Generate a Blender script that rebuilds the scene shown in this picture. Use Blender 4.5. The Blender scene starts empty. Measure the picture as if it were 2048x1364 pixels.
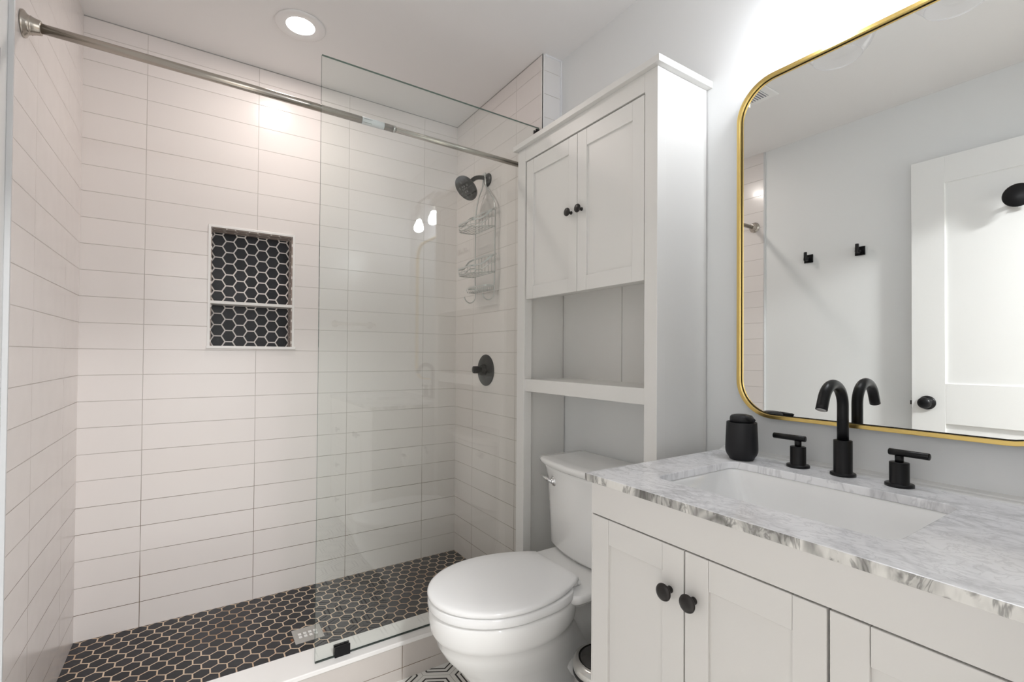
import bpy, bmesh, math, random
from mathutils import Vector, Matrix
random.seed(7)
PI = math.pi
SC = bpy.context.scene
COL = SC.collection

# ------------------------------------------------------------------ camera
YAW, PITCH, ROLL = (math.radians(a) for a in (33.55624, 0.67174, 0.39070))
EYE = Vector((0.0, 0.0, 1.157))
fwd = Vector((math.sin(YAW)*math.cos(PITCH), math.cos(YAW)*math.cos(PITCH), math.sin(PITCH)))
rt = Vector((math.cos(YAW), -math.sin(YAW), 0.0))
up = rt.cross(fwd)
r2 = math.cos(ROLL)*rt + math.sin(ROLL)*up
u2 = math.cos(ROLL)*up - math.sin(ROLL)*rt
cam = bpy.data.cameras.new('camera')
cam_ob = bpy.data.objects.new('camera', cam)
COL.objects.link(cam_ob)
cam_ob.matrix_world = Matrix(((r2.x, u2.x, -fwd.x, EYE.x), (r2.y, u2.y, -fwd.y, EYE.y), (r2.z, u2.z, -fwd.z, EYE.z), (0, 0, 0, 1)))
cam.sensor_width = 36.0
cam.lens = 949.565/2048*36
cam.shift_y = 17.277/2048
cam.clip_start = 0.02
SC.camera = cam_ob

# ------------------------------------------------------------------ world, exposure
SC.view_settings.view_transform = 'Standard'
SC.view_settings.look = 'None'
SC.view_settings.gamma = 1.0
SC.view_settings.exposure = 0.64
SC.view_settings.use_curve_mapping = False
w = bpy.data.worlds.new('world'); SC.world = w; w.use_nodes = True
w.node_tree.nodes['Background'].inputs[0].default_value = (0.9, 0.95, 1.0, 1)
w.node_tree.nodes['Background'].inputs[1].default_value = 0.6
SC.cycles.max_bounces = 14
SC.cycles.diffuse_bounces = 7
SC.cycles.glossy_bounces = 6
SC.cycles.transparent_max_bounces = 16
SC.cycles.sample_clamp_indirect = 6.0
SC.cycles.caustics_reflective = False
SC.cycles.caustics_refractive = False

CAN_W = 2.6      # recessed shower light, watts
BULB_E = 66.0     # vanity bulbs, emission strength
HALL_FILL_W = 64.0     # added fill lamp in the hallway, watts

def area_light(name, loc, size, watts, color, parent=None):
    l = bpy.data.lights.new(name, 'AREA'); l.shape = 'DISK'; l.size = size; l.energy = watts; l.color = color
    o = bpy.data.objects.new(name, l); COL.objects.link(o); o.location = loc
    if parent: o.parent = parent
    return o

# ------------------------------------------------------------------ room numbers (metres)
CEIL = 2.471
XL = -0.3827      # left tiled wall
XLP = -0.3927     # left painted wall
XS = 1.239        # right shower wall
XW = 1.340        # vanity wall
YB = 2.453        # shower back wall
YC0, YC1 = 1.626, 1.756   # curb
YG = 1.668        # glass
YR = -0.06        # wall behind the camera
SF = 0.041        # shower floor height

# ------------------------------------------------------------------ node helpers
def newmat(name):
    m = bpy.data.materials.new(name); m.use_nodes = True
    return m, m.node_tree, m.node_tree.nodes['Principled BSDF']

def plain(name, col, rough=0.5, metal=0.0, spec=0.5, coat=0.0, bump=0.0, bscale=60):
    m, nt, p = newmat(name)
    p.inputs['Base Color'].default_value = (*col, 1)
    p.inputs['Roughness'].default_value = rough
    p.inputs['Metallic'].default_value = metal
    p.inputs['Specular IOR Level'].default_value = spec
    p.inputs['Coat Weight'].default_value = coat
    if bump:
        tc = nt.nodes.new('ShaderNodeTexCoord'); n = nt.nodes.new('ShaderNodeTexNoise'); b = nt.nodes.new('ShaderNodeBump')
        n.inputs['Scale'].default_value = bscale; n.inputs['Detail'].default_value = 3
        b.inputs['Strength'].default_value = bump; b.inputs['Distance'].default_value = 0.002
        nt.links.new(tc.outputs['Object'], n.inputs['Vector']); nt.links.new(n.outputs['Fac'], b.inputs['Height'])
        nt.links.new(b.outputs['Normal'], p.inputs['Normal'])
    return m

def math_node(nt, op, a, b=None, c=None):
    n = nt.nodes.new('ShaderNodeMath'); n.operation = op
    for i, v in enumerate((a, b, c)):
        if v is None: continue
        if isinstance(v, (int, float)): n.inputs[i].default_value = v
        else: nt.links.new(v, n.inputs[i])
    return n.outputs[0]

def vmath(nt, op, a, b=None, c=None):
    n = nt.nodes.new('ShaderNodeVectorMath'); n.operation = op
    for i, v in enumerate((a, b, c)):
        if v is None: continue
        if isinstance(v, (tuple, list)): n.inputs[i].default_value = v
        else: nt.links.new(v, n.inputs[i])
    return n

def mixc(nt, fac, a, b):
    n = nt.nodes.new('ShaderNodeMix'); n.data_type = 'RGBA'
    if isinstance(fac, (int, float)): n.inputs[0].default_value = fac
    else: nt.links.new(fac, n.inputs[0])
    for i, v in ((6, a), (7, b)):
        if isinstance(v, tuple): n.inputs[i].default_value = (*v, 1)
        else: nt.links.new(v, n.inputs[i])
    return n.outputs[2]

def smooth(nt, v, lo, hi):
    n = nt.nodes.new('ShaderNodeMapRange'); n.interpolation_type = 'SMOOTHSTEP'
    nt.links.new(v, n.inputs['Value']); n.inputs['From Min'].default_value = lo; n.inputs['From Max'].default_value = hi
    return n.outputs['Result']

def plane_uv(nt, axes, off=(0, 0)):
    tc = nt.nodes.new('ShaderNodeTexCoord'); s = nt.nodes.new('ShaderNodeSeparateXYZ'); c = nt.nodes.new('ShaderNodeCombineXYZ')
    nt.links.new(tc.outputs['Object'], s.inputs[0])
    for i, a in enumerate(axes):
        o = math_node(nt, 'SUBTRACT', s.outputs['XYZ'.index(a)], off[i]); nt.links.new(o, c.inputs[i])
    return c.outputs[0], s, tc

def noise(nt, vec, scale, detail=4, rough=0.5, dist=0.0):
    n = nt.nodes.new('ShaderNodeTexNoise'); nt.links.new(vec, n.inputs['Vector'])
    n.inputs['Scale'].default_value = scale; n.inputs['Detail'].default_value = detail
    n.inputs['Roughness'].default_value = rough; n.inputs['Distortion'].default_value = dist
    return n.outputs['Fac']

def wall_tile(name, axes, off, bw=0.407, bh=0.1027, base=(0.785, 0.742, 0.722)):
    """glossy long wall tiles in a straight stack; off = a joint crossing"""
    m, nt, p = newmat(name)
    uv, sep, tc = plane_uv(nt, axes, off)
    br = nt.nodes.new('ShaderNodeTexBrick'); nt.links.new(uv, br.inputs['Vector'])
    br.offset = 0.0; br.squash = 1.0; br.offset_frequency = 1; br.squash_frequency = 1
    br.inputs['Scale'].default_value = 1.0; br.inputs['Brick Width'].default_value = bw; br.inputs['Row Height'].default_value = bh
    br.inputs['Mortar Size'].default_value = 0.0012; br.inputs['Mortar Smooth'].default_value = 0.35; br.inputs['Bias'].default_value = 0
    br.inputs['Color1'].default_value = (0.0, 0.0, 0.0, 1); br.inputs['Color2'].default_value = (1, 1, 1, 1)
    # grout: pale above, browner and blotchy near the shower floor where it has stained
    z = sep.outputs['Z']
    low = math_node(nt, 'SUBTRACT', 1.0, smooth(nt, z, 0.15, 1.1))
    st = math_node(nt, 'MULTIPLY', low, smooth(nt, noise(nt, tc.outputs['Object'], 5.0, 3), 0.30, 0.58))
    grout = mixc(nt, st, (0.56, 0.52, 0.49), (0.17, 0.115, 0.07))
    tile = mixc(nt, br.outputs['Color'], tuple(c*0.985 for c in base), tuple(min(1, c*1.01) for c in base))
    nt.links.new(mixc(nt, br.outputs['Fac'], tile, grout), p.inputs['Base Color'])
    nt.links.new(math_node(nt, 'ADD', math_node(nt, 'MULTIPLY', br.outputs['Fac'], 0.55), 0.19), p.inputs['Roughness'])
    b = nt.nodes.new('ShaderNodeBump'); b.inputs['Strength'].default_value = 0.8; b.inputs['Distance'].default_value = 0.0015
    h = math_node(nt, 'SUBTRACT', math_node(nt, 'MULTIPLY', noise(nt, tc.outputs['Object'], 9.0, 1), 0.9), br.outputs['Fac'])
    nt.links.new(h, b.inputs['Height']); nt.links.new(b.outputs['Normal'], p.inputs['Normal'])
    p.inputs['Specular IOR Level'].default_value = 0.5
    return m

def hexgrid(nt, uv, d):
    """hexagons with flats facing V; returns edge distance (0 at joint) and the cell centre"""
    sx, sy = math.sqrt(3)*d, d
    flat = vmath(nt, 'MULTIPLY', uv, (1, 1, 0)).outputs[0]
    a = vmath(nt, 'WRAP', flat, (sx/2, sy/2, 1), (-sx/2, -sy/2, -1)).outputs[0]
    sh = vmath(nt, 'ADD', flat, (sx/2, sy/2, 0)).outputs[0]
    b = vmath(nt, 'WRAP', sh, (sx/2, sy/2, 1), (-sx/2, -sy/2, -1)).outputs[0]
    la = vmath(nt, 'LENGTH', a).outputs['Value']; lb = vmath(nt, 'LENGTH', b).outputs['Value']
    mx = nt.nodes.new('ShaderNodeMix'); mx.data_type = 'VECTOR'
    nt.links.new(math_node(nt, 'LESS_THAN', lb, la), mx.inputs[0]); nt.links.new(a, mx.inputs[4]); nt.links.new(b, mx.inputs[5])
    g = mx.outputs[1]
    ab = vmath(nt, 'ABSOLUTE', g).outputs[0]
    s = nt.nodes.new('ShaderNodeSeparateXYZ'); nt.links.new(ab, s.inputs[0])
    h = math_node(nt, 'MAXIMUM', s.outputs[1], math_node(nt, 'ADD', math_node(nt, 'MULTIPLY', s.outputs[1], 0.5), math_node(nt, 'MULTIPLY', s.outputs[0], math.sqrt(3)/2)))
    edge = math_node(nt, 'SUBTRACT', d/2, h)
    cell = vmath(nt, 'SUBTRACT', flat, g).outputs[0]
    return edge, cell

def black_hex(name, axes, off, col=None, d=0.0512, grout=(0.72, 0.66, 0.60), rust=0.0, gw=0.0026):
    m, nt, p = newmat(name)
    uv, sep, tc = plane_uv(nt, axes, off)
    edge, cell = hexgrid(nt, uv, d)
    wn = nt.nodes.new('ShaderNodeTexWhiteNoise'); wn.noise_dimensions = '3D'
    nt.links.new(vmath(nt, 'SNAP', vmath(nt, 'ADD', cell, (0.003, 0.003, 0)).outputs[0], (0.01, 0.01, 0.01)).outputs[0], wn.inputs['Vector'])
    fac = smooth(nt, edge, gw*0.75, gw*1.25)
    marb = smooth(nt, noise(nt, tc.outputs['Object'], 38, 5, 0.65, 1.0), 0.55, 0.85)
    tile = mixc(nt, wn.outputs['Value'], (0.006, 0.006, 0.009), (0.018, 0.017, 0.022))
    if col: tile = mixc(nt, wn.outputs['Value'], col, tuple(c*1.2 for c in col))
    tile = mixc(nt, math_node(nt, 'MULTIPLY', marb, 0.30), tile, (0.13, 0.13, 0.16))
    if rust:
        gr = mixc(nt, math_node(nt, 'MULTIPLY', smooth(nt, noise(nt, tc.outputs['Object'], 3.5, 3), 0.45, 0.68), rust), grout, (0.30, 0.15, 0.06))
    else: gr = mixc(nt, 0.0, grout, grout)
    nt.links.new(mixc(nt, fac, gr, tile), p.inputs['Base Color'])
    nt.links.new(math_node(nt, 'SUBTRACT', 0.8, math_node(nt, 'MULTIPLY', fac, 0.45)), p.inputs['Roughness'])
    p.inputs['Specular IOR Level'].default_value = 0.32
    b = nt.nodes.new('ShaderNodeBump'); b.inputs['Strength'].default_value = 0.6; b.inputs['Distance'].default_value = 0.001
    nt.links.new(fac, b.inputs['Height']); nt.links.new(b.outputs['Normal'], p.inputs['Normal'])
    return m

def floor_hex(name):
    """white hexagon floor tile with two black hexagon lines in each tile"""
    m, nt, p = newmat(name)
    uv, sep, tc = plane_uv(nt, 'YX', (1.5155, 0.6935))
    edge, cell = hexgrid(nt, uv, 0.1640)
    def band(c, hw):
        return math_node(nt, 'SUBTRACT', 1.0, smooth(nt, math_node(nt, 'ABSOLUTE', math_node(nt, 'SUBTRACT', edge, c)), hw*0.8, hw*1.2))
    lines = math_node(nt, 'MAXIMUM', band(0.0185, 0.0030), band(0.0350, 0.0026))
    col = mixc(nt, lines, (0.80, 0.79, 0.76), (0.012, 0.012, 0.012))
    gf = math_node(nt, 'SUBTRACT', 1.0, smooth(nt, edge, 0.0006, 0.0016))
    nt.links.new(mixc(nt, gf, col, (0.45, 0.44, 0.42)), p.inputs['Base Color'])
    p.inputs['Roughness'].default_value = 0.3
    return m

def marble(name, base=(0.92, 0.92, 0.94), dark=(0.40, 0.40, 0.42), k=1.0, zs=0.25):
    m, nt, p = newmat(name)
    tc = nt.nodes.new('ShaderNodeTexCoord')
    mp = nt.nodes.new('ShaderNodeMapping'); nt.links.new(tc.outputs['Object'], mp.inputs[0])
    mp.inputs['Rotation'].default_value = (0.0, 0.0, 0.5); mp.inputs['Scale'].default_value = (1.25, 0.8, zs)
    v = mp.outputs[0]
    def ridge(sc, wd, dist, det=4):
        n = noise(nt, v, sc, det, 0.55, dist)
        return math_node(nt, 'SUBTRACT', 1.0, smooth(nt, math_node(nt, 'ABSOLUTE', math_node(nt, 'SUBTRACT', n, 0.5)), 0.0, wd))
    region = smooth(nt, noise(nt, v, 7, 3), 0.38, 0.62)
    soft = ridge(13, 0.11, 0.9, 3); fine = ridge(26, 0.045, 1.2); big = ridge(8, 0.05, 1.5)
    patch = smooth(nt, noise(nt, v, 11, 5, 0.65, 0.6), 0.56, 0.70)
    c = mixc(nt, math_node(nt, 'MULTIPLY', math_node(nt, 'MULTIPLY', soft, region), 0.40*k), base, dark)
    c = mixc(nt, math_node(nt, 'MULTIPLY', patch, min(1, 0.30*k)), c, dark)
    c = mixc(nt, math_node(nt, 'MULTIPLY', fine, 0.30*k), c, dark)
    c = mixc(nt, math_node(nt, 'MULTIPLY', math_node(nt, 'MULTIPLY', big, region), 0.30*k), c, dark)
    nt.links.new(c, p.inputs['Base Color'])
    p.inputs['Roughness'].default_value = 0.22
    return m

def thin_glass(name, tint=(0.975, 0.99, 0.982), ior=1.5):
    m = bpy.data.materials.new(name); m.use_nodes = True; nt = m.node_tree
    nt.nodes.clear()
    out = nt.nodes.new('ShaderNodeOutputMaterial'); mx = nt.nodes.new('ShaderNodeMixShader'); t = nt.nodes.new('ShaderNodeBsdfTransparent')
    g = nt.nodes.new('ShaderNodeBsdfGlossy'); f = nt.nodes.new('ShaderNodeFresnel')
    t.inputs[0].default_value = (*tint, 1); g.inputs['Roughness'].default_value = 0.0; g.inputs[0].default_value = (1, 1, 1, 1)
    f.inputs[0].default_value = ior
    # the back side of the sheet would read as an inside face: use the same ratio from both sides
    geo = nt.nodes.new('ShaderNodeNewGeometry')
    ior_n = math_node(nt, 'SUBTRACT', ior, math_node(nt, 'MULTIPLY', geo.outputs['Backfacing'], ior - 1.0/ior))
    nt.links.new(ior_n, f.inputs[0])
    # fresnel inverts the ior on back faces by itself, so feed the inverse there
    nt.links.new(f.outputs[0], mx.inputs[0]); nt.links.new(t.outputs[0], mx.inputs[1]); nt.links.new(g.outputs[0], mx.inputs[2])
    nt.links.new(mx.outputs[0], out.inputs[0])
    return m

def emit(name, col, strength):
    m = bpy.data.materials.new(name); m.use_nodes = True; nt = m.node_tree
    nt.nodes.clear(); o = nt.nodes.new('ShaderNodeOutputMaterial'); e = nt.nodes.new('ShaderNodeEmission')
    e.inputs[0].default_value = (*col, 1); e.inputs[1].default_value = strength; nt.links.new(e.outputs[0], o.inputs[0])
    return m

M = dict(
    wall=plain('wall_paint', (0.79, 0.80, 0.80), 0.55, bump=0.08, bscale=90),
    ceil=plain('ceiling_paint', (0.80, 0.79, 0.785), 0.7),
    trim=plain('trim_paint', (0.82, 0.82, 0.81), 0.35),
    edge=plain('edge_strip', (0.62, 0.63, 0.64), 0.35),
    cab=plain('cabinet_paint', (0.755, 0.748, 0.728), 0.38, bump=0.03, bscale=40),
    van=plain('vanity_paint', (0.69, 0.677, 0.66), 0.40, bump=0.03, bscale=40),
    joint=plain('joint_grey', (0.36, 0.35, 0.34), 0.9),
    gap=plain('gap_shade', (0.05, 0.04, 0.03), 0.8),
    porc=plain('porcelain', (0.86, 0.86, 0.855), 0.07, coat=0.3),
    seat=plain('seat_plastic', (0.87, 0.872, 0.875), 0.16),
    black=plain('matte_black_metal', (0.005, 0.005, 0.006), 0.33, spec=0.28),
    rubber=plain('matte_black_rubber', (0.011, 0.011, 0.013), 0.45, spec=0.35),
    bronze=plain('dark_bronze', (0.016, 0.013, 0.012), 0.36, metal=0.2),
    nickel=plain('brushed_nickel', (0.50, 0.46, 0.41), 0.26, metal=1.0),
    chrome=plain('chrome', (0.75, 0.75, 0.76), 0.08, metal=1.0),
    steel=plain('satin_steel', (0.62, 0.61, 0.59), 0.22, metal=1.0),
    gold=plain('brushed_gold', (0.80, 0.58, 0.20), 0.28, metal=1.0),
    groove=plain('black_groove', (0.008, 0.007, 0.006), 0.6),
    mirror=plain('mirror_silver', (0.93, 0.95, 0.94), 0.0, metal=1.0),
    solid=plain('solid_surface', (0.80, 0.785, 0.77), 0.25),
    wire=plain('wire_coating', (0.60, 0.61, 0.60), 0.28, metal=0.75),
    label=plain('white_label', (0.82, 0.83, 0.85), 0.5),
    paper=plain('tissue_paper', (0.84, 0.84, 0.83), 0.9),
    clear=plain('edge_glass', (0.10, 0.19, 0.16), 0.08),
    glass=thin_glass('pane_glass', (0.965, 0.983, 0.973), 1.62),
    shade=thin_glass('shade_glass', (0.95, 0.95, 0.96), 1.5),
    binlid=plain('dark_lid', (0.03, 0.028, 0.027), 0.25),
    nozzle=plain('pale_nozzle', (0.30, 0.30, 0.30), 0.4),
    hall=plain('hall_floor', (0.42, 0.34, 0.27), 0.5),
    marble=marble('carrara_marble'),
    marble_edge=marble('carrara_marble_edge', (0.78, 0.77, 0.74), (0.08, 0.077, 0.073), 2.0, 0.35),
    floor=floor_hex('hexagon_line_tile'),
    shfloor=black_hex('black_hexagon_floor', 'YX', (2.027, 0.464), d=0.0515, grout=(0.66, 0.52, 0.39), rust=0.6, gw=0.0024),
    niche=black_hex('black_hexagon_niche', 'XZ', (0.0762, 1.620), grout=(0.82, 0.77, 0.74)),
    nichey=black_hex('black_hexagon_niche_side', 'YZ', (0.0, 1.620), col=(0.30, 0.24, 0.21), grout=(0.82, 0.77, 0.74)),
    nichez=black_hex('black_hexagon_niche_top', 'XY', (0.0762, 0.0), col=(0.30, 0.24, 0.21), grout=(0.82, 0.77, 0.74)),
    tb=wall_tile('tile_back', 'XZ', (-0.1833, 0.1434)),
    tl=wall_tile('tile_left', 'YZ', (1.845, 0.1434), bw=0.379),
    ts=wall_tile('tile_right', 'YZ', (1.843, 0.1434)),
    te=wall_tile('tile_end', 'XZ', (1.50, 0.1434), base=(0.80, 0.79, 0.785)),
    tc=wall_tile('tile_curb_shaded', 'XZ', (0.622, 0.043), base=(0.56, 0.52, 0.49)),  # shade on the curb face put into a darker tile base
    canlight=emit('lamp_lens', (1.0, 0.95, 0.92), 14.0),
    bulb=emit('bulb_glow', (0.93, 0.96, 1.0), BULB_E),
    fillglow=emit('hall_fill_glow', (1.0, 0.98, 0.95), 6.0),  # glow of the added hallway fill lamp
)

# ------------------------------------------------------------------ mesh helpers
def bx(bm, x0, x1, y0, y1, z0, z1, mi=0):
    vs = [bm.verts.new(c) for c in ((x0, y0, z0), (x1, y0, z0), (x1, y1, z0), (x0, y1, z0), (x0, y0, z1), (x1, y0, z1), (x1, y1, z1), (x0, y1, z1))]
    for f in ((0, 3, 2, 1), (4, 5, 6, 7), (0, 1, 5, 4), (1, 2, 6, 5), (2, 3, 7, 6), (3, 0, 4, 7)):
        bm.faces.new([vs[i] for i in f]).material_index = mi

def ring_pts(c, ax1, ax2, r, n):
    return [c + ax1*(math.cos(2*PI*i/n)*r) + ax2*(math.sin(2*PI*i/n)*r) for i in range(n)]

def loft(bm, rings, caps=True, closed=False, mi=0, smooth=True):
    R = [[bm.verts.new(p) for p in r] for r in rings]
    n = len(R[0]); k = len(R)
    for i in range(k if closed else k-1):
        a, b = R[i], R[(i+1) % k]
        for j in range(n):
            f = bm.faces.new((a[j], a[(j+1) % n], b[(j+1) % n], b[j])); f.smooth = smooth; f.material_index = mi
    if caps and not closed:
        for q, rev in ((R[0], True), (R[-1], False)):
            f = bm.faces.new(list(reversed(q)) if rev else q); f.material_index = mi

def lathe(bm, prof, origin=(0, 0, 0), axis=(0, 0, 1), n=32, caps=True, mi=0):
    """prof: list of (radius, distance along axis)"""
    a = Vector(axis).normalized(); t = Vector((0, 0, 1)) if abs(a.z) < 0.9 else Vector((1, 0, 0))
    e1 = t.cross(a).normalized(); e2 = a.cross(e1)
    o = Vector(origin)
    loft(bm, [ring_pts(o + a*h, e1, e2, max(r, 1e-5), n) for r, h in prof], caps, mi=mi)

def catmull(pts, sub=6, closed=False):
    P = [Vector(p) for p in pts]; n = len(P); out = []
    rng = range(n if closed else n-1)
    for i in rng:
        p0 = P[(i-1) % n] if (closed or i > 0) else P[0]
        p1 = P[i]; p2 = P[(i+1) % n]
        p3 = P[(i+2) % n] if (closed or i < n-2) else P[n-1]
        for s in range(sub):
            t = s/sub
            out.append(0.5*((2*p1) + (p2-p0)*t + (2*p0-5*p1+4*p2-p3)*t*t + (3*p1-p0-3*p2+p3)*t**3))
    if not closed: out.append(P[-1])
    return out

def tube(bm, pts, r, n=10, closed=False, mi=0, flat=None):
    """sweep; r number or list; flat=(w,h,upvec) sweeps a flat strip instead"""
    P = [Vector(p) for p in pts]; k = len(P)
    rings = []; prev = None
    for i in range(k):
        a = P[(i-1) % k] if (closed or i > 0) else P[i]
        b = P[(i+1) % k] if (closed or i < k-1) else P[i]
        t = (b-a).normalized()
        if flat:
            upv = Vector(flat[2]); e1 = t.cross(upv).normalized(); e2 = e1.cross(t)
            hw, hh = flat[0]/2, flat[1]/2
            rings.append([P[i]+e1*hw+e2*hh, P[i]-e1*hw+e2*hh, P[i]-e1*hw-e2*hh, P[i]+e1*hw-e2*hh]); continue
        if prev is None:
            q = Vector((0, 0, 1)) if abs(t.z) < 0.9 else Vector((1, 0, 0)); e1 = t.cross(q).normalized()
        else: e1 = (prev - t*prev.dot(t)).normalized()
        prev = e1; e2 = t.cross(e1)
        rr = r[i] if isinstance(r, (list, tuple)) else r
        rings.append(ring_pts(P[i], e1, e2, rr, n))
    loft(bm, rings, True, closed, mi, smooth=not flat)

def rrect(cx, cy, hx, hy, r, seg=8):
    """rounded rectangle outline, counterclockwise"""
    out = []
    for sx, sy, a0 in ((1, 1, 0), (-1, 1, 90), (-1, -1, 180), (1, -1, 270)):
        for i in range(seg+1):
            a = math.radians(a0 + 90*i/seg)
            out.append((cx + sx*(hx-r) + r*math.cos(a), cy + sy*(hy-r) + r*math.sin(a)))
    return out

def prism(bm, pts2, plane, a0, a1, mi=0, smooth=False):
    f = {'XY': lambda u, v, t: (u, v, t), 'YZ': lambda u, v, t: (t, u, v), 'XZ': lambda u, v, t: (u, t, v)}[plane]
    loft(bm, [[Vector(f(u, v, t)) for u, v in pts2] for t in (a0, a1)], True, mi=mi, smooth=smooth)

def frame_ring(bm, outer, inner, plane, a0, a1):
    """solid ring between two outlines of the same point count"""
    f = {'YZ': lambda u, v, t: (t, u, v), 'XY': lambda u, v, t: (u, v, t), 'XZ': lambda u, v, t: (u, t, v)}[plane]
    seqs = [(outer, a0), (outer, a1), (inner, a1), (inner, a0)]
    loft(bm, [[Vector(f(u, v, t)) for u, v in q] for q, t in seqs], False, closed=True, smooth=False)

def fin(name, bm, mat, parent=None, bevel=0.0, seg=2, autosmooth=True, off=None, sub=0):
    bmesh.ops.recalc_face_normals(bm, faces=bm.faces)
    if off is not None: bmesh.ops.translate(bm, verts=bm.verts, vec=-Vector(off))
    me = bpy.data.meshes.new(name); bm.to_mesh(me); bm.free()
    for m in (mat if isinstance(mat, (list, tuple)) else [mat]): me.materials.append(m)
    o = bpy.data.objects.new(name, me); COL.objects.link(o)
    if parent: o.parent = parent
    if bevel:
        b = o.modifiers.new('bevel', 'BEVEL'); b.width = bevel; b.segments = seg; b.limit_method = 'ANGLE'; b.angle_limit = math.radians(40)
        b.harden_normals = False
    if sub:
        s = o.modifiers.new('sub', 'SUBSURF'); s.levels = sub; s.render_levels = sub
    return o

class Thing:
    def __init__(s, name, label, cat, loc=(0, 0, 0), group=None, kind=None):
        s.loc = Vector(loc)
        s.root = bpy.data.objects.new(name, None); COL.objects.link(s.root); s.root.location = loc
        s.root.empty_display_size = 0.05
        if kind: s.root['kind'] = kind
        if label: s.root['label'] = label
        if cat: s.root['category'] = cat
        if group: s.root['group'] = group
    def part(s, name, bm, mat, parent=None, bevel=0.0, label=None, **k):
        o = fin(name, bm, mat, parent or s.root, bevel, off=s.loc, **k)
        if label: o['label'] = label
        return o

def struct(name, bm, mat, parent=None, bevel=0.0, kind='structure', **k):
    o = fin(name, bm, mat, parent, bevel, **k)
    if not parent: o['kind'] = kind
    return o

def copy_tree(o, parent=None, delta=None, label=None):
    c = o.copy(); COL.objects.link(c)
    if parent: c.parent = parent
    if delta is not None: c.location = c.location + Vector(delta)
    if label: c['label'] = label
    for ch in list(o.children):
        if ch.name == c.name: continue
        copy_tree(ch, c)
    return c

B = bmesh.new

# ================================================================== SETTING
bm = B(); bx(bm, -1.6, 2.4, -1.9, YC1, -0.05, 0.0); struct('floor', bm, [M['floor']])
bm = B(); bx(bm, -1.6, 2.4, -1.9, YR-0.11, 0.0005, 0.012); struct('trim_1', bm, M['hall'])
bm = B(); bx(bm, XL-0.05, XS+0.05, YC1-0.02, YB+0.02, -0.05, SF); struct('floor_shower', bm, M['shfloor'])
bm = B(); bx(bm, -1.6, 2.4, -1.9, YB+0.2, CEIL, CEIL+0.06); struct('ceiling', bm, M['ceil'])

# back wall with the niche cut out
NX0, NX1, NZ0, NZ1, NY = 0.0455, 0.3725, 1.1885, 1.7095, 2.540
bm = B()
bx(bm, XL-0.12, NX0, YB, YB+0.12, -0.05, CEIL); bx(bm, NX1, XS+0.12, YB, YB+0.12, -0.05, CEIL)
bx(bm, NX0, NX1, YB, YB+0.12, -0.05, NZ0); bx(bm, NX0, NX1, YB, YB+0.12, NZ1, CEIL)
wb = struct('wall_back', bm, M['tb'])
bm = B(); bx(bm, NX0, NX1, NY, NY+0.01, NZ0, NZ1); struct('niche_back', bm, M['niche'], wb)
bm = B(); bx(bm, NX0-0.001, NX0+0.004, YB+0.001, NY, NZ0, NZ1); bx(bm, NX1-0.004, NX1+0.001, YB+0.001, NY, NZ0, NZ1); struct('niche_side', bm, M['nichey'], wb)
bm = B(); bx(bm, NX0, NX1, YB+0.001, NY, NZ1-0.004, NZ1+0.001); struct('niche_top', bm, M['nichez'], wb)
bm = B()
fw = 0.0105
bx(bm, NX0-fw, NX0, YB-0.006, YB+0.004, NZ0, NZ1+fw); bx(bm, NX1, NX1+fw, YB-0.006, YB+0.004, NZ0, NZ1+fw)
bx(bm, NX0, NX1, YB-0.006, YB+0.004, NZ1, NZ1+fw)
struct('niche_frame', bm, M['solid'], wb, 0.001)
bm = B(); bx(bm, NX0-0.0015, NX1+0.0015, YB-0.004, NY, 1.3745, 1.3875); struct('niche_shelf', bm, M['solid'], wb, 0.0015)
bm = B(); bx(bm, NX0-0.014, NX1+0.017, YB-0.010, NY, NZ0-0.0115, NZ0+0.001); struct('niche_sill', bm, M['solid'], wb, 0.002)

bm = B(); bx(bm, XL, XS, YB-0.0015, YB, CEIL-0.0035, CEIL); struct('ceiling_joint', bm, M['joint'], wb)
bm = B(); bx(bm, XL-0.12, XL, 1.642, YB+0.05, -0.05, CEIL); wl = struct('wall_left', bm, M['tl'])
bm = B(); bx(bm, XL-0.010, XL+0.0008, 1.634, 1.642, 0, CEIL); struct('tile_edge_strip', bm, M['edge'], wl, 0.001)
bm = B(); bx(bm, XLP-0.11, XLP, YR-0.02, 1.642, -0.05, CEIL); struct('wall_left_painted', bm, M['wall'])
bm = B(); bx(bm, XS, XW+0.12, 1.645, YB+0.05, -0.05, CEIL); wr = struct('wall_right_shower', bm, M['ts'])
bm = B(); bx(bm, XS+0.002, XW, 1.641, 1.6445, 0.0, CEIL); struct('tile_end', bm, M['te'], wr)
bm = B(); bx(bm, XS-0.0015, XS, 1.645, YB, CEIL-0.0035, CEIL); struct('ceiling_joint', bm, M['joint'], wr)
bm = B(); bx(bm, XS-0.0008, XS+0.009, 1.6395, 1.6425, 0, CEIL); bx(bm, XS-0.0008, XS+0.0015, 1.6395, 1.648, 0, CEIL)
struct('tile_edge_strip', bm, M['trim'], wr)
bm = B(); bx(bm, XW-0.004, XW, 1.634, 1.641, 0, CEIL-0.004); bx(bm, XS+0.008, XW, 1.634, 1.641, CEIL-0.005, CEIL)
struct('caulk_line', bm, M['label'], wr)
bm = B(); bx(bm, XW, XW+0.12, YR-0.02, 1.642, -0.05, CEIL); struct('wall_right', bm, M['wall'])
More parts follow.
